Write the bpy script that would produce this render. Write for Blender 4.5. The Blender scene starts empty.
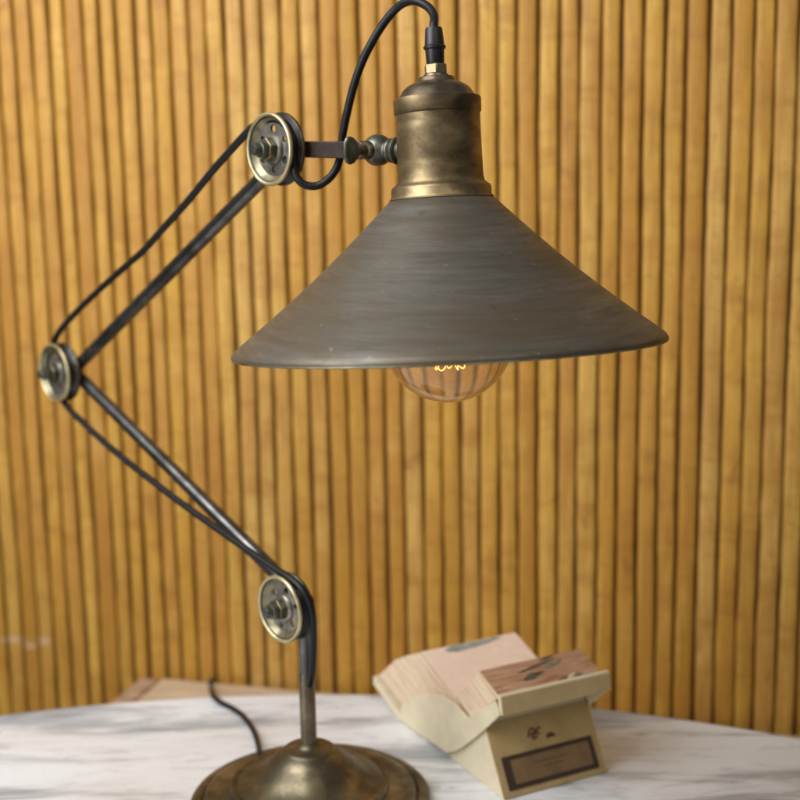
import bpy, bmesh, math, random
from mathutils import Vector as V, Matrix as M
rnd = random.Random(7)
sc = bpy.context.scene
col = sc.collection
rad = math.radians

# ------------------------------------------------------------------ camera
FPX, TH, ROLL, H = 1300.0, rad(10.2), rad(1.0), 0.5175      # focal length for an 800 px frame, pitch, roll, height over the table
cF = V((0, math.cos(TH), -math.sin(TH))); cR = V((1, 0, 0)); cD = V((0, -math.sin(TH), -math.cos(TH)))
CAM = V((0, 0, H))
cam = bpy.data.cameras.new('camera'); camo = bpy.data.objects.new('camera', cam); col.objects.link(camo)
cam.sensor_width = 36; cam.lens = 36 * FPX / 800; cam.clip_start = .01; cam.clip_end = 100
c_, s_ = math.cos(ROLL), math.sin(ROLL)
cx = cR * c_ + cD * -s_                       # world direction of image +x
cy = cR * s_ + cD * c_                        # world direction of image +y (down)
cx, cy = (cR * c_ + cD * s_), (cR * -s_ + cD * c_)
mat = M((( cx.x, -cy.x, -cF.x, CAM.x), (cx.y, -cy.y, -cF.y, CAM.y), (cx.z, -cy.z, -cF.z, CAM.z), (0, 0, 0, 1)))
camo.matrix_world = mat
sc.camera = camo
cam.dof.use_dof = True; cam.dof.focus_distance = 0.875; cam.dof.aperture_fstop = 5.4

# ------------------------------------------------------------------ light
sc.view_settings.view_transform = 'Standard'; sc.view_settings.look = 'None'
sc.view_settings.exposure = 0.0; sc.view_settings.gamma = 1
W = bpy.data.worlds.new('World'); sc.world = W; W.use_nodes = True
_t = W.node_tree; _bg = _t.nodes['Background']; _g = _t.nodes.new('ShaderNodeTexCoord'); _x = _t.nodes.new('ShaderNodeSeparateXYZ'); _r = _t.nodes.new('ShaderNodeValToRGB')
_ma = _t.nodes.new('ShaderNodeMath'); _ma.operation = 'MULTIPLY_ADD'; _ma.inputs[1].default_value = .5; _ma.inputs[2].default_value = .5
_t.links.new(_g.outputs['Generated'], _x.inputs[0]); _t.links.new(_x.outputs[2], _ma.inputs[0]); _t.links.new(_ma.outputs[0], _r.inputs[0]); _t.links.new(_r.outputs[0], _bg.inputs[0])
_e = _r.color_ramp.elements; _e[0].position = .35; _e[0].color = (.12, .09, .06, 1); _e[1].position = .75; _e[1].color = (.95, .98, 1, 1)
_bg.inputs[1].default_value = .18
def area(name, loc, target, sx, sy, power, colr):
    l = bpy.data.lights.new(name, 'AREA'); l.shape = 'RECTANGLE'; l.size = sx; l.size_y = sy; l.energy = power; l.color = colr
    o = bpy.data.objects.new(name, l); col.objects.link(o); o.location = loc
    o.rotation_euler = (V(target) - V(loc)).to_track_quat('-Z', 'Y').to_euler(); return o
area('skylight', (-.85, .66, 1.36), (-.25, 1.35, .55), 1.1, .9, 16.5, (.98, .98, 1)).data.spread = rad(150)
area('window_light', (-1.6, -.15, .85), (0, 1.0, .3), 0.8, 1.3, 22, (.93, .96, 1))
area('room_fill', (.6, -.6, 1.9), (.1, 1.3, .3), 1.2, .9, 5.5, (1, .86, .68))  # unseen warm fill, added to brighten the slat grooves from the front

# ------------------------------------------------------------------ helpers
def ray(x, y):                                # direction through a point of the 800 px photograph, depth 1
    return cF + cx * ((x - 400) / FPX) + cy * ((y - 400) / FPX)
def at(x, y, depth): return CAM + ray(x, y) * depth
def on(x, y, p0, n):                          # where that ray meets a plane
    d = ray(x, y); return CAM + d * ((V(p0) - CAM).dot(V(n)) / d.dot(V(n)))
def ground(x, y, z=0): return on(x, y, (0, 0, z), (0, 0, 1))
def px(P):
    q = P - CAM; z = q.dot(cF); return 400 + FPX * q.dot(cx) / z, 400 + FPX * q.dot(cy) / z, z

def worldloc(o):
    p = V((0, 0, 0))
    while o: p += o.location; o = o.parent
    return p
def obj(name, bm, m, parent=None, smooth=True, bevel=0, sub=0, angle=40):
    bmesh.ops.recalc_face_normals(bm, faces=bm.faces)
    me = bpy.data.meshes.new(name); bm.to_mesh(me); bm.free()
    o = bpy.data.objects.new(name, me); col.objects.link(o)
    if parent:
        me.transform(M.Translation(-worldloc(parent))); o.parent = parent
    me.materials.append(m)
    if bevel:
        b = o.modifiers.new('bevel', 'BEVEL'); b.width = bevel; b.segments = 2; b.limit_method = 'ANGLE'; b.angle_limit = rad(35)
    if smooth:
        me.polygons.foreach_set('use_smooth', [True] * len(me.polygons))
        me.set_sharp_from_angle(angle=rad(angle))
    return o
def tag(o, label=None, cat=None, group=None, kind=None):
    for k, v in (('label', label), ('category', cat), ('group', group), ('kind', kind)):
        if v: o[k] = v
    return o
def thing(name, loc, label, cat):
    o = bpy.data.objects.new(name, None); o.empty_display_size = .02; col.objects.link(o); o.location = loc
    return tag(o, label, cat)
def frame(axis, up=(0, 0, 1)):                # two directions square to an axis
    w = V(axis).normalized(); u = V(up).cross(w)
    if u.length < 1e-4: u = V((1, 0, 0))
    u.normalize(); return u, w.cross(u), w
def lathe(bm, o, axis, prof, seg=64, closed=False):
    u, v, w = frame(axis); o = V(o); rows = []
    for r, t in prof:
        if r < 1e-6: rows.append([bm.verts.new(o + w * t)])
        else: rows.append([bm.verts.new(o + w * t + (u * math.cos(2*math.pi*k/seg) + v * math.sin(2*math.pi*k/seg)) * r) for k in range(seg)])
    pr = list(zip(rows, rows[1:])) + ([(rows[-1], rows[0])] if closed else [])
    for a, b in pr:
        for k in range(seg):
            k2 = (k + 1) % seg
            if len(a) == 1 and len(b) == 1: continue
            if len(a) == 1: bm.faces.new((a[0], b[k], b[k2]))
            elif len(b) == 1: bm.faces.new((a[k], b[0], a[k2]))
            else: bm.faces.new((a[k], b[k], b[k2], a[k2]))
    return bm
def spline(pts, n=10):
    P = [V(p) for p in pts]; P = [P[0] * 2 - P[1]] + P + [P[-1] * 2 - P[-2]]; out = []
    for i in range(1, len(P) - 2):
        p0, p1, p2, p3 = P[i-1:i+3]
        for k in range(n):
            t = k / n
            out.append(.5 * ((2*p1) + (p2-p0)*t + (2*p0-5*p1+4*p2-p3)*t*t + (3*p1-p0-3*p2+p3)*t**3))
    out.append(P[-2]); return out
def tube(bm, pts, r, seg=14, cap=True):
    P = [V(p) for p in pts]; rr = r if isinstance(r, list) else [r] * len(P)
    t0 = (P[1] - P[0]).normalized(); u = t0.orthogonal().normalized(); rows = []
    for i, p in enumerate(P):
        t = (P[min(i+1, len(P)-1)] - P[max(i-1, 0)]).normalized()
        u = (u - t * u.dot(t)).normalized(); v = t.cross(u)
        rows.append([bm.verts.new(p + (u*math.cos(2*math.pi*k/seg) + v*math.sin(2*math.pi*k/seg)) * rr[i]) for k in range(seg)])
    for a, b in zip(rows, rows[1:]):
        for k in range(seg): bm.faces.new((a[k], b[k], b[(k+1) % seg], a[(k+1) % seg]))
    if cap: bm.faces.new(rows[0]); bm.faces.new(rows[-1])
    return bm
def prism(bm, pts, off):                      # a polygon in space pushed along a vector
    a = [bm.verts.new(V(p)) for p in pts]; b = [bm.verts.new(V(p) + V(off)) for p in pts]; n = len(a)
    bm.faces.new(a); bm.faces.new(b[::-1])
    for k in range(n): bm.faces.new((a[k], a[(k+1) % n], b[(k+1) % n], b[k]))
    return bm
def box(bm, o, ex, ey, ez):
    o, ex, ey, ez = V(o), V(ex), V(ey), V(ez)
    return prism(bm, [o, o + ex, o + ex + ey, o + ey], ez)
def hexa(bm, o, axis, r, t0, t1, n=6, rot=.3):
    u, v, w = frame(axis); o = V(o)
    return prism(bm, [o + w*t0 + (u*math.cos(2*math.pi*k/n + rot) + v*math.sin(2*math.pi*k/n + rot)) * r for k in range(n)], w * (t1 - t0))
B = bmesh.new

# ------------------------------------------------------------------ materials
class N:
    def __init__(s, name):
        s.m = bpy.data.materials.new(name); s.m.use_nodes = True; s.t = s.m.node_tree; s.b = s.t.nodes['Principled BSDF']
    def n(s, typ, **kw):
        x = s.t.nodes.new(typ)
        for k, v in kw.items():
            if hasattr(x, k): setattr(x, k, v)
        return x
    def l(s, a, b): s.t.links.new(a, b)
    def set(s, **kw):
        for k, v in kw.items(): s.b.inputs[k.replace('_', ' ')].default_value = v
    def coord(s, scale=(1, 1, 1), rot=(0, 0, 0), out='Object'):
        tc = s.n('ShaderNodeTexCoord'); mp = s.n('ShaderNodeMapping'); mp.inputs['Scale'].default_value = scale; mp.inputs['Rotation'].default_value = rot
        s.l(tc.outputs[out], mp.inputs[0]); return mp.outputs[0]
    def noise(s, vec, scale, detail=4, rough=.6, dist=0):
        x = s.n('ShaderNodeTexNoise'); x.inputs['Scale'].default_value = scale; x.inputs['Detail'].default_value = detail
        x.inputs['Roughness'].default_value = rough; x.inputs['Distortion'].default_value = dist; s.l(vec, x.inputs['Vector']); return x.outputs['Fac']
    def ramp(s, fac, stops):
        x = s.n('ShaderNodeValToRGB'); e = x.color_ramp.elements
        while len(e) < len(stops): e.new(.5)
        for i, (p, c) in enumerate(stops):
            e[i].position = p; e[i].color = (*c, 1) if len(c) == 3 else c
        s.l(fac, x.inputs[0]); return x.outputs[0]
    def mix(s, fac, a, b, mode='MIX'):
        x = s.n('ShaderNodeMix'); x.data_type = 'RGBA'; x.blend_type = mode
        for sock, val in ((x.inputs[0], fac), (x.inputs[6], a), (x.inputs[7], b)):
            if isinstance(val, (int, float)): sock.default_value = val
            elif isinstance(val, tuple): sock.default_value = (*val, 1)
            else: s.l(val, sock)
        return x.outputs[2]
    def bump(s, h, strength, dist=.001):
        x = s.n('ShaderNodeBump'); x.inputs['Strength'].default_value = strength; x.inputs['Distance'].default_value = dist
        s.l(h, x.inputs['Height']); s.l(x.outputs[0], s.b.inputs['Normal'])
g3 = lambda v: (v, v, v)

def metal(name, dark, mid, light, metallic, r0, r1, scale=60, stretch=(1, 1, 1), contrast=(.35, .5, .68), bump=.15):
    k = N(name); vec = k.coord(stretch)
    n1 = k.noise(vec, scale, 6, .65, .3); n2 = k.noise(vec, scale * .25, 3, .5)
    a = k.n('ShaderNodeMath'); a.operation = 'MULTIPLY_ADD'; a.inputs[1].default_value = .55; k.l(n1, a.inputs[0])
    b = k.n('ShaderNodeMath'); b.operation = 'MULTIPLY'; b.inputs[1].default_value = .45; k.l(n2, b.inputs[0]); k.l(b.outputs[0], a.inputs[2])
    k.l(k.ramp(a.outputs[0], [(contrast[0], dark), (contrast[1], mid), (contrast[2], light)]), k.b.inputs['Base Color'])
    k.l(k.ramp(a.outputs[0], [(.3, g3(r1)), (.7, g3(r0))]), k.b.inputs['Roughness'])
    k.set(Metallic=metallic); k.bump(n1, bump, .0006); return k.m
m_shade = None
def shade_material():
    k = N('aged_zinc_bronze')
    vec = k.coord((1, 1, 16)); n1 = k.noise(vec, 15, 10, .74, .2)          # brush marks running round the cone
    v2 = k.coord((1, 1, 1.6)); n2 = k.noise(v2, 14, 4, .55); n3 = k.noise(k.coord(), 160, 3, .7)
    c = k.ramp(n1, [(.30, (.088, .072, .050)), (.5, (.132, .117, .092)), (.72, (.195, .182, .158))])
    c = k.mix(k.ramp(n2, [(.42, g3(0)), (.68, g3(.62))]), c, (.128, .092, .048))
    c = k.mix(k.ramp(n3, [(.66, g3(0)), (.74, g3(.5))]), c, (.36, .33, .28))
    c = k.mix(k.ramp(k.noise(k.coord(), 58, 4, .65, 1.2), [(.62, g3(0)), (.72, g3(.55))]), c, (.07, .052, .035))
    k.l(c, k.b.inputs['Base Color'])
    k.l(k.ramp(n1, [(.3, g3(.56)), (.7, g3(.40))]), k.b.inputs['Roughness']); k.set(Metallic=.55); k.bump(n1, .12, .0006); return k.m
m_shade = shade_material()
m_brass = metal('antique_brass', (.055, .039, .023), (.165, .118, .060), (.33, .25, .13), .84, .36, .60, 34, (1, 1, 1.7), (.38, .5, .63))
m_base = metal('dark_antique_brass', (.060, .050, .032), (.13, .11, .068), (.32, .27, .16), .85, .27, .52, 48, (1, 1, 1), (.35, .5, .68), .08)
m_dark = metal('browned_cap_metal', (.06, .047, .033), (.16, .122, .08), (.30, .25, .18), .85, .26, .46, 44)
m_iron = metal('blackened_iron', (.045, .044, .042), (.115, .113, .108), (.23, .225, .215), .9, .20, .38, 60)
m_edge = metal('worn_brass_edge', (.32, .26, .13), (.56, .48, .27), (.72, .65, .42), .75, .30, .45, 90)
m_web = metal('grey_pulley_metal', (.08, .07, .055), (.22, .205, .17), (.42, .40, .35), .75, .30, .5, 110)
m_black = metal('black_wheel_iron', (.018, .017, .016), (.04, .038, .036), (.09, .085, .08), .75, .34, .5, 70)
m_olive = metal('olive_brass', (.10, .085, .045), (.24, .21, .12), (.40, .36, .23), .75, .34, .5, 100)
m_hub = metal('oily_bronze', (.05, .042, .025), (.12, .10, .06), (.26, .22, .14), .8, .28, .45, 120)
m_ball = metal('grey_green_bronze', (.05, .052, .04), (.12, .122, .095), (.24, .24, .19), .75, .30, .5, 90)
m_nut = metal('pale_brass_nut', (.20, .155, .09), (.34, .27, .16), (.46, .38, .25), .85, .28, .42, 120)
m_bar = metal('brown_iron_bar', (.03, .022, .018), (.07, .052, .042), (.13, .10, .085), .7, .33, .5, 90)

def simple(name, c, rough=.5, metallic=0, var=.2, scale=80, bump=0):
    k = N(name); n = k.noise(k.coord(), scale, 5, .6)
    k.l(k.ramp(n, [(.3, tuple(x * (1 - var) for x in c)), (.7, tuple(min(1, x * (1 + var)) for x in c))]), k.b.inputs['Base Color'])
    k.set(Roughness=rough, Metallic=metallic)
    if bump: k.bump(n, bump, .0005)
    return k.m
m_cord = simple('black_cord_rubber', (.007, .007, .008), .45); m_cord.node_tree.nodes['Principled BSDF'].inputs['Specular IOR Level'].default_value = .35
m_grip = simple('black_grip_plastic', (.010, .009, .010), .42)
m_board = simple('cream_board', (.70, .605, .415), .6, 0, .08, 60, .1)
m_liptan = simple('tan_board', (.50, .36, .17), .6, 0, .10, 50, .1)
m_front = simple('shaded_olive_tan_board', (.43, .30, .125), .6, 0, .12, 50, .1)  # tan darkened, the shade on the box front is put into its colour
m_label = simple('brown_label_card', (.20, .115, .05), .6, 0, .18, 60)
m_lframe = simple('dark_brown_print', (.045, .025, .014), .55, 0, .2, 90)
m_ink = simple('red_brown_ink', (.115, .035, .018), .6)
m_inkf = simple('faint_brown_ink', (.13, .072, .032), .6)
m_blue = simple('faded_blue_green_print', (.30, .32, .28), .65, 0, .5, 70)
m_pink = simple('blush_page_paper', (.86, .66, .52), .7, 0, .05, 90)
m_feather = simple('grey_olive_print', (.085, .075, .05), .6, 0, .6, 140)
m_feather2 = simple('grey_green_print', (.19, .185, .14), .6, 0, .5, 140)
m_shell = simple('ivory_print', (.62, .53, .37), .6, 0, .2, 140)

def page_edges():                              # stacked sheets seen on their cut ends
    k = N('page_edges'); u = k.n('ShaderNodeUVMap'); mp = k.n('ShaderNodeMapping'); mp.inputs['Scale'].default_value = (.05, 1, 1)
    k.l(u.outputs[0], mp.inputs[0])
    n1 = k.noise(mp.outputs[0], 4.2, 6, .75)
    c = k.ramp(n1, [(.34, (.46, .29, .155)), (.48, (.72, .53, .36)), (.66, (.84, .69, .52))])
    k.l(c, k.b.inputs['Base Color']); k.set(Roughness=.75); k.bump(n1, .5, .001); return k.m
def printed_wood():
    k = N('printed_wood_grain'); u = k.n('ShaderNodeUVMap'); mp = k.n('ShaderNodeMapping'); mp.inputs['Scale'].default_value = (.7, 9, 1)
    k.l(u.outputs[0], mp.inputs[0]); n1 = k.noise(mp.outputs[0], 3.2, 5, .6, .5)
    k.l(k.ramp(n1, [(.30, (.24, .115, .06)), (.43, (.38, .20, .11)), (.56, (.50, .29, .18)), (.70, (.62, .41, .28))]), k.b.inputs['Base Color'])
    k.set(Roughness=.5); return k.m
m_pages = page_edges(); m_print = printed_wood()

def slat_wood():
    k = N('varnished_slat_wood'); geo = k.n('ShaderNodeNewGeometry'); rn = geo.outputs['Random Per Island']
    tc = k.n('ShaderNodeTexCoord'); ad = k.n('ShaderNodeVectorMath'); ad.operation = 'ADD'
    cmb = k.n('ShaderNodeCombineXYZ'); m9 = k.n('ShaderNodeMath'); m9.operation = 'MULTIPLY'; m9.inputs[1].default_value = 37.
    k.l(rn, m9.inputs[0]); k.l(m9.outputs[0], cmb.inputs[2]); k.l(m9.outputs[0], cmb.inputs[0])
    k.l(tc.outputs['Object'], ad.inputs[0]); k.l(cmb.outputs[0], ad.inputs[1])
    def mp(sx, sz):
        x = k.n('ShaderNodeMapping'); x.inputs['Scale'].default_value = (sx, sx, sz); k.l(ad.outputs[0], x.inputs[0]); return x.outputs[0]
    grain = k.noise(mp(1, .035), 420, 5, .6, .3); patch = k.noise(mp(1, .30), 26, 4, .6, .4); blot = k.noise(mp(1, .55), 48, 3, .55, .8)
    hue = k.ramp(rn, [(0, (.585, .315, .046)), (.18, (.63, .37, .062)), (.36, (.51, .255, .034)), (.52, (.64, .39, .098)), (.68, (.57, .322, .042)), (.84, (.44, .208, .027)), (1, (.60, .345, .066))])
    c = k.mix(k.ramp(patch, [(.33, g3(.6)), (.55, g3(0))]), hue, (.40, .175, .026))
    c = k.mix(k.ramp(patch, [(.56, g3(0)), (.75, g3(.55))]), c, (.73, .46, .12))
    c = k.mix(k.ramp(grain, [(.36, g3(.62)), (.58, g3(0))]), c, (.34, .155, .03))
    c = k.mix(k.ramp(blot, [(.61, g3(0)), (.74, g3(.5))]), c, (.24, .10, .022))
    speck = k.noise(mp(1, .75), 210, 3, .7); band = k.noise(mp(.25, 1.), 42, 3, .6)
    c = k.mix(k.ramp(speck, [(.62, g3(0)), (.71, g3(.6))]), c, (.24, .10, .02))
    c = k.mix(k.ramp(band, [(.32, g3(.5)), (.50, g3(0))]), c, (.36, .155, .025))
    # smear of pale paint low on the left
    sub = k.n('ShaderNodeVectorMath'); sub.operation = 'SUBTRACT'; sub.inputs[1].default_value = SCUFF; k.l(tc.outputs['Object'], sub.inputs[0])
    mu = k.n('ShaderNodeVectorMath'); mu.operation = 'MULTIPLY'; mu.inputs[1].default_value = (1 / .052, 0, 1 / .010); k.l(sub.outputs[0], mu.inputs[0])
    le = k.n('ShaderNodeVectorMath'); le.operation = 'LENGTH'; k.l(mu.outputs[0], le.inputs[0])
    sn = k.noise(k.coord((1, 1, 1.2)), 38, 4, .6); ms = k.n('ShaderNodeMath'); ms.operation = 'MULTIPLY'
    k.l(k.ramp(le.outputs['Value'], [(.45, g3(1)), (1, g3(0))]), ms.inputs[0]); k.l(k.ramp(sn, [(.42, g3(0)), (.60, g3(.75))]), ms.inputs[1])
    c = k.mix(ms.outputs[0], c, (.66, .50, .36))
    k.l(c, k.b.inputs['Base Color']); k.set(Roughness=.5); k.b.inputs['Specular IOR Level'].default_value = .32
    k.bump(grain, .25, .0008); return k.m
_wy = rad(15); _sp = on(32, 641, V((0, 1.45, 0)), V((-math.sin(_wy), -math.cos(_wy), 0))); SCUFF = (_sp.x, _sp.y - 1.45, _sp.z + .75)
m_slat = slat_wood()
m_back = simple('dark_backing_board', (.17, .075, .012), .75, 0, .3, 40)
m_scuff = simple('pale_scuff_paint', (.62, .50, .40), .6, 0, .3, 60)
m_nail = simple('rusty_nail_head', (.10, .05, .02), .5, .3)

def marble():
    k = N('white_grey_marble'); rot = (0, 0, rad(-6))
    v = k.coord((1, 4.2, 1), rot); n1 = k.noise(v, 4.2, 7, .62, .55); n2 = k.noise(v, 15, 6, .7, .5); n3 = k.noise(k.coord((1, 2.4, 1), rot), 2.0, 3, .5)
    n4 = k.noise(k.coord(), 220, 3, .7)
    n5 = k.noise(k.coord((1, 6.5, 1), rot), 9, 9, .72, .9)
    c = k.ramp(n1, [(.33, (.26, .285, .31)), (.41, (.47, .495, .52)), (.475, (.74, .755, .765)), (.54, (.80, .825, .85)), (.74, (.77, .785, .79))])
    c = k.mix(k.ramp(n5, [(.34, g3(.9)), (.44, g3(0))]), c, (.26, .28, .30))
    c = k.mix(k.ramp(n2, [(.34, g3(.6)), (.44, g3(0))]), c, (.38, .40, .42))
    c = k.mix(k.ramp(n3, [(.55, g3(0)), (.68, g3(.32))]), c, (.58, .45, .31))
    c = k.mix(k.ramp(n4, [(.3, g3(.25)), (.45, g3(0))]), c, (.5, .5, .5))
    k.l(c, k.b.inputs['Base Color']); k.l(k.ramp(n1, [(.3, g3(.42)), (.7, g3(.30))]), k.b.inputs['Roughness']); k.bump(n2, .05, .001)
    return k.m
m_marble = marble()
def plank_wood():
    k = N('pale_bench_wood'); n1 = k.noise(k.coord((3, 30, 30), (0, 0, rad(-15))), 3, 5, .6, .4); n2 = k.noise(k.coord(), 7, 3, .5)
    c = k.ramp(n1, [(.3, (.46, .33, .20)), (.5, (.60, .455, .30)), (.7, (.70, .55, .39))])
    k.l(k.mix(k.ramp(n2, [(.5, g3(0)), (.75, g3(.5))]), c, (.42, .27, .16)), k.b.inputs['Base Color']); k.set(Roughness=.55); return k.m
m_plank = plank_wood()
def end_grain(): return simple('reddish_end_wood', (.42, .275, .18), .6, 0, .3, 60)
m_end = end_grain()
def glass():
    k = N('amber_bulb_glass'); k.set(Roughness=0.0, IOR=1.45); k.b.inputs['Base Color'].default_value = (1, .88, .66, 1); k.b.inputs['Transmission Weight'].default_value = .95
    return k.m
m_glass = glass()
def glow():
    k = N('glowing_filament'); k.set(Roughness=.5); k.b.inputs['Base Color'].default_value = (1, .6, .2, 1)
    k.b.inputs['Emission Color'].default_value = (1, .45, .12, 1); k.b.inputs['Emission Strength'].default_value = 3.6; return k.m
m_glow = glow()

# ------------------------------------------------------------------ setting: wall, table, bench
YAW = rad(15); WD = V((math.cos(YAW), -math.sin(YAW), 0)); WN = V((-math.sin(YAW), -math.cos(YAW), 0))   # along the wall, out of the wall
W0 = V((0, 1.45, 0))
FLOOR = -.75
fl = B(); box(fl, (-4, -3, FLOOR - .05), (8, 0, 0), (0, 8, 0), (0, 0, .05))
tag(obj('floor', fl, simple('grey_floor', (.16, .13, .10), .7, 0, .2, 6), smooth=False), kind='structure')

gaps = [-0.4562, -0.4337, -0.4112, -0.3907, -0.3672, -0.3464, -0.3258, -0.3028, -0.2824, -0.2597, -0.2378, -0.2161, -0.1945, -0.1719, -0.1507,
        -0.1284, -0.1063, -0.0838, -0.0615, -0.0388, -0.0174, 0.0044, 0.0266, 0.0492, 0.071, 0.0927, 0.1142, 0.135, 0.1578, 0.1799, 0.2007,
        0.224, 0.2445, 0.2669, 0.2886, 0.3096, 0.3324, 0.3546, 0.3766, 0.3969, 0.419]
lo, hi = list(gaps), []
while lo[0] > -1.45: lo.insert(0, lo[0] - .0219 + rnd.uniform(-.001, .001))
while lo[-1] < 1.45: lo.append(lo[-1] + .0219 + rnd.uniform(-.001, .001))
wall = thing('slat_wall', W0 + V((0, 0, FLOOR)), 'wall of narrow upright honey brown wooden slats behind the table', 'wall')
sl = B(); nl = B(); ZT = 1.0
for a, b in zip(lo, lo[1:]):
    wd = (b - a) - rnd.uniform(.0016, .0040); c0 = (a + b) / 2; ph = rnd.uniform(0, 9); dz = rnd.uniform(-.0012, .0012); lean = rnd.uniform(-.0014, .0014) - .0008
    dep = rnd.uniform(.0050, .0066); K = 64; rows = []
    prof = [(-.5, -.003), (-.5, .38), (-.485, .64), (-.435, .86), (-.33, .96), (0, 1), (.33, .96), (.435, .86), (.485, .64), (.5, .38), (.5, -.003)]
    for j in range(K + 1):
        z = FLOOR + (ZT - FLOOR) * j / K
        w = wd * (1 + .03 * math.sin(z * 31 + ph) + .02 * math.sin(z * 83 + ph * 3) + rnd.uniform(-.022, .022)); cc = c0 + .0005 * math.sin(z * 17 + ph * 2) + lean * (ZT * .5 - z) + rnd.uniform(-.00028, .00028)
        rows.append([sl.verts.new(W0 + WD * (cc + w * p) + WN * (dep * q + dz) + V((0, 0, z))) for p, q in prof])
    for r0, r1 in zip(rows, rows[1:]):
        for k in range(len(prof) - 1): sl.faces.new((r0[k], r0[k+1], r1[k+1], r1[k]))
    zn = .405 + rnd.uniform(-.003, .003) - .02 * c0
    lathe(nl, W0 + WD * (c0 + rnd.uniform(-.0015, .0015)) + WN * (dep + dz - .0004) + V((0, 0, zn)), WN, [(.0011, 0), (.0010, .0005), (0, .0006)], 8)
obj('slats', sl, m_slat, wall, angle=60)
obj('nail_heads', nl, m_nail, wall)
bk = B(); box(bk, W0 + WD * -1.45 + WN * -.02 + V((0, 0, FLOOR)), WD * 2.9, WN * .0185, V((0, 0, ZT - FLOOR)))
obj('backing_board', bk, m_back, wall, smooth=False)

TC, TR, TT = V((-.12, .222, 0)), 1.010, .026
table = thing('marble_table', (TC.x, TC.y, FLOOR), 'round white marble tabletop with grey veins under the lamp', 'table')
tp = [(0, -TT), (TR - .006, -TT), (TR - .001, -TT + .004), (TR, -TT * .5), (TR - .0012, -.0035), (TR - .005, -.0006), (TR - .010, 0), (0, 0)]
obj('tabletop', lathe(B(), (TC.x, TC.y, 0), (0, 0, 1), tp, 220), m_marble, table)
obj('pedestal', lathe(B(), (TC.x, TC.y, 0), (0, 0, 1), [(0, FLOOR), (.30, FLOOR), (.30, FLOOR + .03), (.07, FLOOR + .08), (.055, -.3), (.16, -TT - .03), (.2, -TT - .001), (0, -TT - .001)], 48), m_iron, table)

# low wooden bench between table and wall: its top is a little below the tabletop
wp = on(140, 676, W0 + WN * .017, WN); BZ = wp.z
bench = thing('wooden_bench', V((wp.x, wp.y, FLOOR)), 'pale wooden bench top showing behind the table at the left, against the slats', 'bench')
o0 = V((wp.x, wp.y, BZ))
bt = B(); box(bt, o0 + WD * .030 + V((0, 0, -.03)), WD * .95, WN * .20, V((0, 0, .03))); obj('seat', bt, m_plank, bench, bevel=.002)
be = B(); box(be, o0 + V((0, 0, -.032)), WD * .029, WN * .203, V((0, 0, .032))); obj('end_rail', be, m_end, bench, bevel=.006)
for q in (.06, .86):
    bl = B(); box(bl, o0 + WD * q + WN * .02 + V((0, 0, FLOOR - BZ)), WD * .04, WN * .16, V((0, 0, BZ - FLOOR - .031))); obj('leg', bl, m_plank, bench, bevel=.003)

# ------------------------------------------------------------------ lamp
BC = ground(310.8, 803); BC.z = 0
AL = rad(47); hA = V((math.cos(AL), -math.sin(AL), 0)); aX = V((-math.sin(AL), -math.cos(AL), 0))   # along the arms' plane / axis of the pulleys (towards camera and left)
lamp = thing('desk_lamp', BC, 'antique brass desk lamp with cone shade, jointed pulley arms and black cord', 'lamp')
UZ = V((0, 0, 1))
def plane(x, y, s=0): return on(x, y, BC + aX * s, aX)
pb = [(0, 0), (.0970, 0), (.0990, .002), (.0990, .0055), (.0972, .0078), (.0940, .0090), (.0905, .0090), (.0885, .0072), (.0876, .0076), (.0868, .0112), (.0840, .0124), (.076, .0126), (.0662, .0128),
      (.0655, .0132), (.0660, .0190), (.0648, .0212), (.0618, .0214), (.0605, .0206), (.0585, .0218), (.050, .0250), (.0425, .0292), (.0365, .0345), (.0315, .0395), (.0265, .0440), (.0225, .0468), (.0212, .0475), (.0207, .0482), (.0200, .0490), (.0180, .0497), (.0120, .0502), (.0095, .0518), (.0075, .0545), (0, .0545)]
base = obj('base', lathe(B(), BC, UZ, pb, 96), m_base, lamp, angle=55)
PS = {'low': (.0120, .0140, .0270), 'elbow': (.0080, .0130, .0283), 'high': (.0080, .0135, .0268)}   # back of the wheel, its thickness, its radius
def joint(x, y, k): s = PS[k][0] + PS[k][1]; return plane(x, y, s) - aX * s
E1, E2, E3 = joint(279, 609.5, 'low'), joint(53.5, 373, 'elbow'), joint(268.3, 149.3, 'high')
pole_top = V((BC.x, BC.y, E1.z)); R_ARM = .0061
pole = obj('pole', tube(B(), [BC + UZ * .045, BC + UZ * .12, pole_top - UZ * .008], .0058, 20), m_iron, lamp)
lower_sleeve = obj('pole_sleeve', lathe(B(), BC, UZ, [(.0058, .05), (.0066, .0505), (.0066, .112), (.0061, .1135), (.0058, .1136)], 20), m_dark, lamp)
E1 = pole_top.copy()
def rod(a, b, trim=.004):
    d = (b - a).normalized(); return tube(B(), [a + d * trim, a + d * .02, (a + b) / 2, b - d * .02, b - d * trim], R_ARM, 18)
obj('arm', rod(E1, E2), m_iron, lamp); obj('arm', rod(E2, E3), m_iron, lamp)
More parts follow.
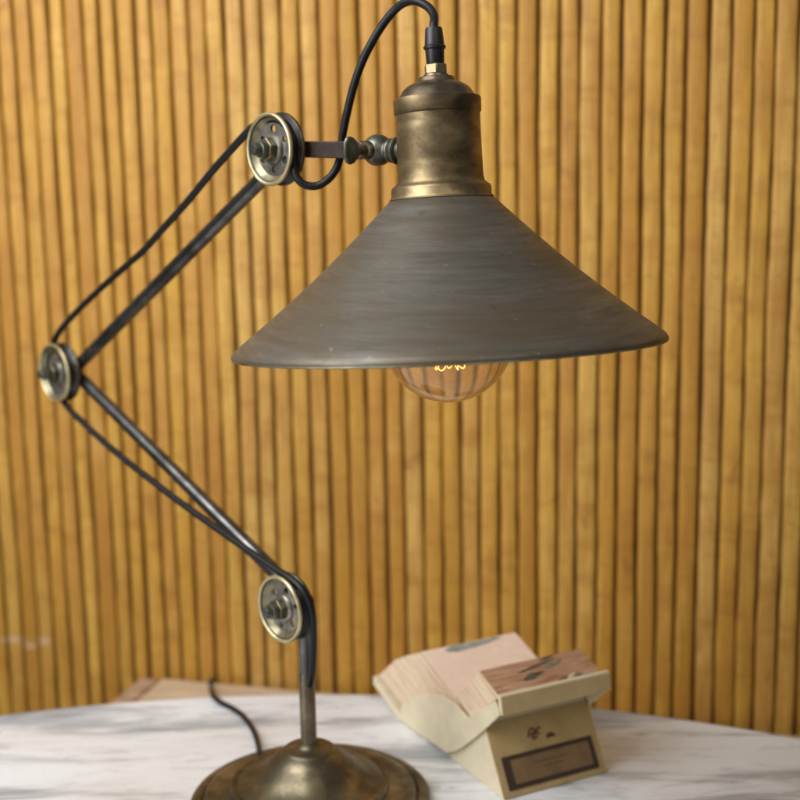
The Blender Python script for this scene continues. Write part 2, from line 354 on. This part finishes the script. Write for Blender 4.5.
def pulley(E, s0, T, R, rot=0):
    """grooved wheel on the joint's pin: rim, pierced web, nut and bolt"""
    k = lathe(B(), E, aX, [(0, -.0052), (.0056, -.0052), (.0060, -.0046), (.0062, .001), (.0070, s0 - .002), (.0062, s0 - .001), (.0062, s0 + T * .45), (0, s0 + T * .45)], 28)
    kn = obj('knuckle', k, m_black, lamp)
    f = s0 + T
    pr = [(R - .0026, f - .0004), (R - .0012, f), (R - .0003, f - .0006), (R, f - .0014), (R - .0006, f - .0026), (R - .0060, f - T * .40), (R - .0068, f - T * .5), (R - .0060, f - T * .60), (R - .0006, s0 + .0024),
          (R, s0 + .0014), (R - .0003, s0 + .0005), (R - .0014, s0), (R - .0032, s0 + .0004), (R - .0060, s0 + T * .32), (R - .0085, s0 + T * .40), (R - .0085, s0 + T * .58), (R - .0066, s0 + T * .62), (R - .0042, f - .0028)]
    w = obj('pulley', lathe(B(), E, aX, pr, 72, True), m_black, lamp, angle=60)
    lp = [(R - .0030, f - .0016), (R - .0024, f + .0001), (R - .0018, f + .0006), (R - .0009, f + .0008), (R - .0001, f + .0002), (R + .0004, f - .0010), (R + .0001, f - .0021), (R - .0012, f - .0026)]
    obj('front_rim', lathe(B(), E, aX, lp, 72, True), m_edge, w, angle=70)
    ds = [(R - .0024, f - .0006), (R - .0040, f - .0022), (R - .0062, s0 + T * .66), (R - .0078, s0 + T * .60), (R - .0078, s0 + T * .56), (R - .0040, f - .0042), (R - .0022, f - .0016)]
    obj('dish', lathe(B(), E, aX, ds, 72, True), m_olive, w, angle=50)
    br = [(R - .0012, s0 - .0005), (R + .0001, s0 - .0003), (R + .0005, s0 + .0006), (R + .0004, s0 + .0018), (R - .0004, s0 + .0026), (R - .0012, s0 + .0020)]
    obj('rear_rim', lathe(B(), E, aX, br, 72, True), m_hub, w, angle=70)
    # web with holes, cut as a filled curve
    cu = bpy.data.curves.new('web', 'CURVE'); cu.dimensions = '2D'; cu.fill_mode = 'BOTH'; cu.extrude = .0009
    def circ(x, y, r, n=28):
        sp = cu.splines.new('POLY'); sp.points.add(n - 1); sp.use_cyclic_u = True
        for i in range(n): sp.points[i].co = (x + r * math.cos(2*math.pi*i/n), y + r * math.sin(2*math.pi*i/n), 0, 1)
    circ(0, 0, R - .0072, 56)
    for i in range(6): circ((R - .0118) * math.cos(rot + i * math.pi / 3), (R - .0118) * math.sin(rot + i * math.pi / 3), .0030 if i % 2 else .0024, 20)
    co = bpy.data.objects.new('web', cu); col.objects.link(co); u, v, ww = frame(aX)
    dg = bpy.context.evaluated_depsgraph_get(); me = bpy.data.meshes.new_from_object(co.evaluated_get(dg)); bpy.data.objects.remove(co)
    P = E + aX * (s0 + T * .58)
    me.transform(M(((u.x, v.x, ww.x, P.x), (u.y, v.y, ww.y, P.y), (u.z, v.z, ww.z, P.z), (0, 0, 0, 1))))
    bm = B(); bm.from_mesh(me); bmesh.ops.remove_doubles(bm, verts=bm.verts, dist=1e-6)
    obj('pierced_web', bm, m_web, w, angle=30)
    q = s0 + T * .58
    obj('washer', lathe(B(), E, aX, [(0, q + .0012), (.0112, q + .0012), (.0114, q + .0022), (.0106, q + .0034), (.0092, q + .0038), (0, q + .0038)], 32), m_web, w)
    obj('nut', hexa(B(), E, aX, .0090, q + .0039, q + .0096), m_hub, w, bevel=.0009)
    obj('bolt_end', lathe(B(), E, aX, [(0, q + .0097), (.0060, q + .0097), (.0064, q + .0106), (.0060, q + .0142), (.0046, q + .0146), (.0044, q + .0186), (.0034, q + .0200), (0, q + .0204)], 24), m_ball, w)
    return w
pulley(E1, *PS['low'], .3); pulley(E2, *PS['elbow'], .9); pulley(E3, *PS['high'], .5)

# shade, socket and cap all turn about one axis that leans a little
RC = at(448.5, 347, .897); nS = V((-.033, .0737, 1)).normalized()
def axt(y):                                    # height along the axis that shows at photo row y
    a, b = -.1, .3
    for _ in range(40):
        m_ = (a + b) / 2
        if px(RC + nS * m_)[1] > y: a = m_
        else: b = m_
    return a
def pf(lst):                                   # (half width, row) in photo pixels -> (radius, height) in metres
    out = []
    for w, y in lst:
        t = axt(y); z = px(RC + nS * t)[2]; out.append((w * z / FPX, t))
    return out
cone = pf([(214.5, 347.0), (213.5, 343.5)])
Rr, hr = cone[0]
top = pf([(52, 199)])[0]
shp = [(Rr - .0022, .0008), (Rr - .0008, -.0010), (Rr + .0006, -.0006), (Rr + .0012, .0009), (Rr + .0005, .0026), (Rr - .0016, .0052)]
for k in range(1, 15):
    f = k / 14; r = (Rr - .0016) + (top[0] - Rr + .0016) * f; t = .0052 + (top[1] - .0052) * f
    sag = -.0020 * math.sin(math.pi * f); shp.append((r + sag, t + sag))
shp += [(top[0] - .004, top[1] + .0012), (top[0] - .012, top[1] + .0012)]
inner = [(top[0] - .012, top[1] - .0006)] + [(r - .0012, t - .0014) for r, t in shp[6:-2]][::-1]
sh = obj('lamp_shade', lathe(B(), RC, nS, shp + inner, 160, True), m_shade, lamp, angle=50)
rim = [(Rr - .0014, -.0001), (Rr - .0007, -.0011), (Rr + .0001, -.0013), (Rr + .0008, -.0009), (Rr + .0010, -.0002), (Rr + .0004, .0004)]
obj('rim_edge', lathe(B(), RC, nS, rim, 160, True), m_olive, sh, angle=80)
sk = pf([(52.5, 198.6), (51.2, 197.2), (50.3, 195.6), (50.2, 188.6), (49.2, 186.4), (46.5, 184.6), (44.2, 182.4), (43.2, 178.5), (42.8, 172), (42.5, 150), (42.2, 128), (42.2, 116.5), (42.0, 114.6), (43.0, 113.8), (43.8, 112.6), (43.9, 100.0), (43.2, 98.4), (41.4, 97.8), (38.5, 97.6)])
so = obj('socket', lathe(B(), RC, nS, sk + [(.010, sk[-1][1])], 96), m_brass, lamp, angle=38)
cp = pf([(39, 98), (38, 96.2), (36.6, 94.4), (34.2, 90.0), (30.2, 86.4), (25.4, 83.8), (22.6, 82.8), (20.6, 82.6), (19.6, 81.6), (18.9, 78.8), (17.6, 77.2), (13, 76.6), (12.4, 74.6), (11.2, 73.8)])
obj('socket_cap', lathe(B(), RC, nS, cp + [(0, cp[-1][1])], 72), m_dark, lamp, angle=38)
t0, t1 = axt(74.5), axt(64.5)
obj('cord_nut', hexa(B(), RC, nS, .0083, t0, t1, 6, .15), m_nut, lamp, bevel=.0008)
gp = pf([(8.6, 64.6), (9.0, 63.5), (9.6, 50), (11.2, 48.6), (11.4, 46.6), (10.0, 45.2), (8.6, 29.0), (7.8, 27.6), (4, 27.2)])
grip = obj('cord_grip', lathe(B(), RC, nS, [(0, gp[0][1])] + gp + [(0, gp[-1][1])], 36), m_grip, lamp, angle=35)

# bulb
zc = px(RC)[2]; rb = 66 * zc / FPX
ctr = RC + nS * (axt(336.5)); bt_ = (ctr - RC).dot(nS)
def globe(r0, off):
    p = [(r0 * math.sin(a), -r0 * math.cos(a)) for a in [math.pi * k / 40 for k in range(0, 33)]]
    p[0] = (0, -r0); p += [(.0185 - off, r0 * .93), (.0140 - off, r0 * 1.12), (.0132 - off, r0 * 1.30)]
    return [(r, bt_ + t) for r, t in p]
go, gi = globe(rb, 0), globe(rb - .0007, .0007)
bu = obj('light_bulb', lathe(B(), RC, nS, go + gi[::-1], 80), m_glass, lamp, angle=180)
ytop = bt_ + rb * 1.30
obj('bulb_cap', lathe(B(), RC, nS, [(0, ytop - .003), (.0125, ytop - .003), (.0134, ytop), (.0134, ytop + .022), (.006, ytop + .028), (0, ytop + .028)], 32), m_nut, lamp)
u_, v_, w_ = frame(nS); fp = []
for k in range(0, 145):                        # a low garland of coiled wire
    a = 2 * math.pi * k / 144; fp.append(RC + nS * (bt_ - .0185 + .0042 * math.cos(a * 5 + .6)) + (u_ * math.cos(a) + v_ * math.sin(a)) * (.0085 + .0022 * math.sin(a * 5)))
fo = obj('filament', tube(B(), fp, .00042, 6), m_glow, bu)
for k in range(5):
    a = 2 * math.pi * (k + .3) / 5; dd = u_ * math.cos(a) + v_ * math.sin(a)
    obj('support_wire', tube(B(), [RC + nS * (bt_ + .010), RC + nS * (bt_ + .002) + dd * .009, RC + nS * (bt_ - .0145) + dd * .0085], .00022, 6), m_nut, bu)
obj('filament_stem', lathe(B(), RC, nS, [(0, ytop), (.006, ytop), (.003, ytop - .03), (.0016, bt_ + .004), (0, bt_ + .003)], 16), simple('milky_stem_glass', (.75, .7, .6), .2), bu)

# bracket from the upper joint to the socket
SKT = RC + nS * axt(151); dB = (SKT - E3); dB = dB.normalized(); zB = dB.cross(aX.cross(dB)).normalized() if False else (UZ - dB * UZ.dot(dB)).normalized(); sB = dB.cross(zB)
ball_p = E3 + dB * ((SKT - E3).length * .60)
for k in range(60):                            # the ball sits on the bracket line where the photo shows it
    q = E3 + (SKT - E3) * (k / 59)
    if px(q)[0] >= 377: ball_p = q; break
Lb = (ball_p - E3).length
bb = B(); hw = .0048
sect = lambda t, h, w: [E3 + dB * t + zB * (h * a) + sB * (w * b) for a, b in ((1, 1), (1, -1), (-1, -1), (-1, 1))]
rows = [[bb.verts.new(p) for p in sect(t, h, .0046)] for t, h in ((.004, .0060), (Lb * .45, .0060), (Lb * .66, .0061), (Lb * .70, .0066), (Lb * .84, .0066), (Lb * .88, .0045))]
for a, b in zip(rows, rows[1:]):
    for k in range(4): bb.faces.new((a[k], b[k], b[(k+1) % 4], a[(k+1) % 4]))
bb.faces.new(rows[0]); bb.faces.new(rows[-1][::-1])
obj('bracket', bb, m_bar, lamp, bevel=.0008)
bl = B(); rbl = .0112
lathe(bl, ball_p, dB, [(0, -rbl)] + [(rbl * math.sin(a), -rbl * math.cos(a)) for a in [math.pi * k / 20 for k in range(1, 17)]] + [(.0062, .0100), (.0062, .0112), (.0082, .0122), (.0086, .0138), (.0080, .0152), (.0064, .0160), (.0064, .0168), (.0090, .0176), (.0098, .0186), (.0098, .0206), (.0088, .0214), (.0070, .0218), (.0070, (SKT - ball_p).length - .026)], 36)
obj('ball_joint', bl, m_ball, lamp, angle=50)
sc_ = lathe(B(), ball_p, aX, [(0, .0085), (.0064, .0085), (.0068, .0105), (.0058, .0122), (.0040, .0126), (.0034, .0150), (.0034, .0205), (0, .0205)], 24)
scr = obj('screw_shaft', sc_, m_hub, lamp)
wg = [(.0178, .0030), (.0200, .0058), (.0228, .0086), (.0262, .0098), (.0296, .0088), (.0312, .0050), (.0316, 0)]
poly = wg + [(a, -b) for a, b in wg[::-1][1:]]
obj('thumb_wing', prism(B(), [ball_p + aX * a + UZ * b * 1.0 - dB * .0014 for a, b in poly], dB * .0028), m_ball, scr, bevel=.0010)
obj('screw_end', lathe(B(), ball_p, -aX, [(0, .009), (.0062, .009), (.0066, .011), (.0060, .0150), (.0046, .0165), (0, .0168)], 24), m_ball, scr)

# cords
RCD = .0030; GR = .0270 - .0052                # cord runs in the groove
pts = []
gtop = RC + nS * axt(27)
# from the cap, over the top, down to the bracket
def lerp_d(x, y, d): return at(x, y, d)
dtop = px(gtop)[2]; dE3 = px(E3 + aX * .015)[2]
pts = [gtop - nS * .012, gtop]
arc = [(434.0, 16.0), (428.0, 7.0), (416, 1.2), (405, 2.6), (394.5, 10.3), (380.5, 28), (364.8, 56), (354.3, 84), (347.3, 112)]
dend = px(plane(342.6, 136.5, -.0115))[2]
for i, (x, y) in enumerate(arc): pts.append(at(x, y, dtop + (dend - dtop) * (i + 1) / (len(arc) + 1)))
for x, y, s_a in ((342.4, 136.5, -.0115), (341, 152, -.0115), (337.5, 166, -.009), (329.5, 178, -.003), (318, 185.5, .003), (307, 185.5, .009), (299.5, 181, .013), (295.5, 173.5, .0145)): pts.append(plane(x, y, s_a))
u, v, w = frame(aX)
def groove(E, s, ang, r=GR): return E + aX * s + (hA * math.cos(ang) + UZ * math.sin(ang)) * r
s1, s2, s3 = [PS[k][0] + PS[k][1] * .5 for k in ('low', 'elbow', 'high')]
for d in (-14, 15, 45, 70, 92): pts.append(groove(E3, s3, rad(d)))
pts += [plane(258.5, 124, s3), plane(249, 130.5, s3)]
for x, y in ((231, 150), (212, 171.5), (187, 202), (161, 231), (143, 251), (127, 265), (98, 291), (74, 314.5)): pts.append(plane(x, y, s3 + (s2 - s3) * (250 - x) / 200))
pts.append(plane(57, 335.5, s2))
for d in (150, 180, 208): pts.append(groove(E2, s2, rad(d)))
for x, y in ((66, 405), (84, 423.5), (107.5, 445), (129, 463), (151, 480), (173, 497), (195, 513), (217, 528.5), (239, 544), (258, 557.5)): pts.append(plane(x, y, s2 + (s1 - s2) * (x - 60) / 200))
for x, y, s in ((276, 569.5, s1), (290, 578.5, s1), (301.5, 588.5, s1 - .001), (308.8, 601, s1 - .003), (312.3, 616, .0145)): pts.append(plane(x, y, s))
zz = E1.z
for x, y, s in ((313.5, 632, .012), (313.5, 648, .009), (312.5, 664, .0075), (311, 677, .0066), (309.8, 685, .0045)): pts.append(plane(x, y, s))
obj('power_cord', tube(B(), spline(pts, 8), RCD, 12), m_cord, lamp)
# lead from the base, over the table edge and down behind the bench
bz = BZ
gp_ = ground(260, 763, .0112); gp_ = V((gp_.x, gp_.y, 0)); gd_ = (gp_ - BC)
if gd_.length > .0845: gp_ = BC + gd_.normalized() * .0845

c2 = [gp_ + UZ * .010, gp_ + UZ * .018, ground(257.8, 743, .009), ground(252.5, 729, .005), ground(243, 716, .004), ground(232, 708, .0035), ground(221, 702.5, .0035), ground(213.5, 696, .004)]
bk_ = on(210.5, 682, W0 + WN * .020, WN); bk_.z = BZ + .0034
c2 += [ground(211.6, 691.5, -.030), ground(211, 687, BZ + .0034), bk_, V((bk_.x, bk_.y, BZ - .012)) - WN * .0095, V((bk_.x, bk_.y, BZ - .10)) - WN * .0095, V((bk_.x, bk_.y, BZ - .40)) - WN * .0095]
obj('mains_lead', tube(B(), spline(c2, 10), .0026, 12), m_cord, lamp)
eg = c2[0]
obj('strain_relief', lathe(B(), gp_, UZ, [(0, .0115), (.0058, .0115), (.0058, .0132), (.0048, .0146), (.0036, .0150), (0, .0150)], 20), m_grip, lamp)

# ------------------------------------------------------------------ flip card box
F0 = ground(503, 801); PH = rad(27); sX = V((math.cos(PH), math.sin(PH), 0)); qX = V((-math.sin(PH), math.cos(PH), 0)); LW = .1055
card = thing('flip_card_box', F0, 'cream cardboard flip box of open picture cards with a brown framed label', 'card box')
def prof(lst, s=0): return [on(x, y, F0 + sX * s, sX) for x, y in lst]
def P3(q, z, s): return F0 + sX * s + qX * q + UZ * z
def qz(p): d = p - F0; return d.dot(qX), d.z
ends = {n: qz(p) for n, p in zip(('ft', 'vb', 'lb', 'lt', 'cb', 'bb', 'bt', 'b0'), prof([(484, 735), (470, 719), (502, 716), (500, 697), (457, 751), (404, 727), (373, 676), (373, 684)]))}

def sweep(pl, s0, s1, name, m, par=card, bev=.0006, uv=False):
    b = prism(B(), [P3(q, z, s0) for q, z in pl], sX * (s1 - s0))
    return obj(name, b, m, par, bevel=bev, smooth=False)
lt, lb, vb, ft, bb_, bt0, b0 = ends['lt'], ends['lb'], ends['vb'], ends['ft'], ends['bb'], ends['bt'], ends['b0']
SCRIPT_CARD = True
# lower box: wedge with leaning front
fq = ft[0] ; fz = ft[1] + .012
body = [(0, 0), (fq + .003, fz), (vb[0] - .001, vb[1] - .006), (vb[0] + .03, vb[1] - .020), (bb_[0] - .02, .004), (bb_[0] - .02, 0)]
bx = sweep(body, .0015, LW - .0015, 'box_body', m_board)
fdir = (V((fq + .003, fz)) ).normalized()      # up the front face in (q, z)
fn = V((-fdir.y, fdir.x)); Lf = V((fq + .003, fz)).length
def face_pt(s, t, out): q = fdir.x * t + fn.x * out; z = fdir.y * t + fn.y * out; return P3(q, z, s)
def panel(s0, s1, t0, t1, o0, o1): 
    return prism(B(), [face_pt(s0, t0, o0), face_pt(s1, t0, o0), face_pt(s1, t1, o0), face_pt(s0, t1, o0)], face_pt(0, 0, o1) - face_pt(0, 0, o0))
obj('front_panel', panel(.0008, LW - .0008, .0006, Lf - .004, .0001, .0012), m_front, bx, smooth=False, bevel=.0004)
la = .0075; lbm, ltp = .006, Lf * .50
fr = B()
for r_ in ((la, LW - la, lbm, lbm + .0038), (la, LW - la, ltp - .0034, ltp), (la, la + .007, lbm + .0038, ltp - .0034), (LW - la - .0042, LW - la, lbm + .0038, ltp - .0034)):
    p_ = [face_pt(r_[0], r_[2], .00125), face_pt(r_[1], r_[2], .00125), face_pt(r_[1], r_[3], .00125), face_pt(r_[0], r_[3], .00125)]
    prism(fr, p_, face_pt(0, 0, .0008) - face_pt(0, 0, 0))
lf_ = obj('label_frame', fr, m_lframe, bx, smooth=False)
obj('label_card', panel(la + .007, LW - la - .0042, lbm + .0038, ltp - .0034, .00125, .0016), m_label, lf_, smooth=False)
# faded lettering on the label, and a small ink drawing above
tx = B()
for row, (a, b) in enumerate(((.34, .66), (.42, .60))):
    s = LW * a
    while s < LW * b:
        wdt = rnd.uniform(.0012, .0026); tt = lbm + (ltp - lbm) * (.60 - .16 * row)
        prism(tx, [face_pt(s, tt, .00165), face_pt(s + wdt, tt, .00165), face_pt(s + wdt, tt + .0016, .00165), face_pt(s, tt + .0016, .00165)], face_pt(0, 0, .0001) - face_pt(0, 0, 0)); s += wdt + .0008
obj('label_lettering', tx, m_inkf, lf_, smooth=False)
ik = B()
def stroke(pl, r):
    tube(ik, spline([face_pt(LW * a, Lf * b, .0013) for a, b in pl], 6), r, 6)
stroke([(.36, .66), (.385, .745), (.43, .73), (.40, .63), (.445, .655)], .0008); stroke([(.40, .77), (.45, .725), (.475, .755), (.49, .735)], .0007)
stroke([(.365, .70), (.43, .69), (.475, .68)], .0006); stroke([(.385, .64), (.40, .70), (.46, .705)], .0005)
stroke([(.525, .615), (.56, .625), (.60, .618)], .0016); stroke([(.54, .64), (.585, .646)], .0010)
obj('ink_drawing', ik, m_ink, bx)
# front tray: sloping board with a lip, carrying the printed stack
th = .0035
dt = (V(lb) - V(vb)).normalized(); nt = V((dt.y, -dt.x)); nt = nt if nt.y > 0 else -nt
tray = [tuple(V(vb)), tuple(V(lb)), tuple(V(lt)), tuple(V(lt) + V((.0045, .0005))), tuple(V(lb) + V((.0055, .0072))), tuple(V(vb) + nt * .006 )]
ft_ = sweep(tray, 0, LW + .004, 'front_tray', m_board)
lipq = [(lb[0] - .0008, lb[1]), (lt[0] - .0008, lt[1] + .0002), (lt[0] - .0001, lt[1] + .0002), (lb[0] - .0001, lb[1])]
sweep([(lb[0] - .0010, lb[1] + .0004), (lt[0] - .0010, lt[1] - .0004), (lt[0] - .0001, lt[1] - .0004), (lb[0] - .0001, lb[1] + .0004)], .0006, LW + .0034, 'lip_face', m_liptan, ft_, 0)
# back tray: sloping board rising away
db = (V(bt0) - V(bb_)).normalized(); nb = V((db.y, -db.x)); nb = nb if nb.y > 0 else -nb
back = [tuple(V(bb_) + V((-.045, .004))), tuple(V(bb_)), tuple(V(b0)), tuple(V(bt0)), tuple(V(bt0) - db * .004 + nb * .001), tuple(V(bb_) + nb * .006), tuple(V(bb_) + V((-.045, .012)))]
bk2 = sweep(back, 0, LW, 'back_tray', m_board)
# rounded end cheeks
ck_px = [(404, 727), (401.5, 715), (404, 704), (411, 697.5), (420, 694), (430, 692.3), (440, 693.8), (450, 698.2), (459, 706), (467, 715), (472, 719.5), (484, 708), (491, 704), (497, 700.5), (501.5, 715), (484.5, 731), (472, 741), (463, 748), (456, 751.2), (448, 752)]
ck = [qz(p) for p in prof(ck_px)]
for s in (-.0022, LW - .0002):
    obj('end_cheek', prism(B(), [P3(q, max(z, .0004), s) for q, z in ck], sX * .0022), m_board, card, smooth=False, bevel=.0005)
# page stacks
def stack(pxs, s0, s1, name, m_top, top_edge, par, fan=0):
    """a block of sheets: cut ends carry sheet lines, one long face is the open page"""
    pl = [qz(p) for p in prof(pxs, s0)]; b = B(); uvl = b.loops.layers.uv.new('UVMap')
    n = len(pl); SS = 10; rows = []
    for k in range(SS + 1):
        f = k / SS; rows.append([b.verts.new(P3(q, z, s0 + (s1 - s0) * f)) for q, z in pl])
    f0 = b.faces.new(rows[0]); f1 = b.faces.new(rows[-1][::-1])
    ux = V(pl[top_edge[0]]) - V(pl[(top_edge[0] + 1) % n]); ux.normalize(); uy = V((-ux.y, ux.x))
    for fc in (f0, f1):
        for l in fc.loops:
            d = l.vert.co - F0; p2 = V((d.dot(qX), d.z)); l[uvl].uv = (p2.dot(ux) * 60, p2.dot(uy) * 60)
    for a, c in zip(rows, rows[1:]):
        for k in range(n):
            fc = b.faces.new((a[k], a[(k+1) % n], c[(k+1) % n], c[k]))
            for l in fc.loops:
                d = l.vert.co - F0; p2 = V((d.dot(qX), d.z)); l[uvl].uv = (d.dot(sX) * 12, p2.dot(uy) * 60) if k != top_edge[0] else (d.dot(sX) * 12, p2.dot(ux) * 12)
    o = obj(name, b, m_pages, par, smooth=False)
    return o, pl
o1, pl1 = stack([(380, 674.5), (403, 706), (446, 726), (470, 724), (455.5, 697.5), (421.5, 652.5), (407, 655.5), (395, 660)], .002, LW - .003, 'page_stack', None, (4,), bk2)
o2, pl2 = stack([(455.5, 697), (470.5, 716.5), (499.5, 697.5), (479.5, 671.5)], .002, LW - .001, 'printed_card_stack', None, (2,), ft_)
def sheet(a, b, s0, s1, thick, name, m, par, lift=.0002):
    a, b = V(a), V(b); d = (b - a); nn = V((-d.y, d.x)).normalized(); nn = nn if nn.y > 0 else -nn
    bm = B(); uvl = bm.loops.layers.uv.new('UVMap')
    pts = [a + nn * lift, b + nn * lift]
    prism(bm, [P3(*pts[0], s0), P3(*pts[0], s1), P3(*pts[1], s1), P3(*pts[1], s0)], (qX * nn.x + UZ * nn.y) * thick)
    for fc in bm.faces:
        for l in fc.loops:
            dd = l.vert.co - F0; l[uvl].uv = (dd.dot(sX) * 12, V((dd.dot(qX), dd.z)).dot(d.normalized()) * 12)
    return obj(name, bm, m, par, smooth=False), nn
pg, nn1 = sheet(pl1[4], pl1[5], .002, LW - .003, .0006, 'blank_page', m_pink, o1)
pr_, nn2 = sheet(pl2[2], pl2[3], .002, LW - .001, .0006, 'printed_card', m_print, o2)
# picture corner showing on the far sheet of the left stack
a4, a5 = V(pl1[5]), V(pl1[6])
g4 = V(pl1[4]); gd = (a4 - g4); gn = nn1
pc = B(); shp_ = [(.22, .93), (.30, .985), (.44, .995), (.60, .975), (.74, .99), (.80, .955), (.66, .90), (.50, .865), (.34, .85), (.25, .88)]
prism(pc, [P3(*(g4 + gd * t + gn * .0009), LW * q) for q, t in shp_], (qX * gn.x + UZ * gn.y) * .0003)
obj('bird_print', pc, m_blue, pg, smooth=False)
# printed feathers and shell
pa, pb_ = V(pl2[2]), V(pl2[3]); pd = pb_ - pa
def mark(shape, m, name, lift=.00085):
    b = B(); prism(b, [P3(*(pa + pd * t + nn2 * lift), LW * s) for s, t in shape], (qX * nn2.x + UZ * nn2.y) * .0003); obj(name, b, m, pr_, smooth=False)
def leaf(s0, t0, s1, t1, w, n=9):
    d = V((s1 - s0, t1 - t0)); k = V((-d.y * .4, d.x)).normalized(); up, dn = [], []
    for i in range(n):
        f = i / (n - 1); r = w * math.sin(math.pi * min(1, f ** .8)) * (1 + .25 * rnd.uniform(-1, 1)); p = V((s0, t0)) + d * f
        up.append(tuple(p + V((0, r)))); dn.append(tuple(p - V((0, r * .8))))
    return up + dn[::-1][1:-1]
mark(leaf(.30, .62, .70, .86, .05), m_feather, 'feather_print'); mark(leaf(.56, .90, .72, .98, .04), m_feather, 'feather_print')
mark(leaf(.55, .60, .76, .76, .09), m_feather2, 'feather_print'); mark(leaf(.30, .34, .54, .52, .10), m_feather, 'feather_print')
mark(leaf(.55, .03, .72, .16, .06), m_feather, 'feather_print', .0009); mark(leaf(.66, .04, .78, .22, .07), m_shell, 'shell_print', .0013); mark(leaf(.74, .12, .86, .04, .05), m_feather2, 'feather_print', .0017)
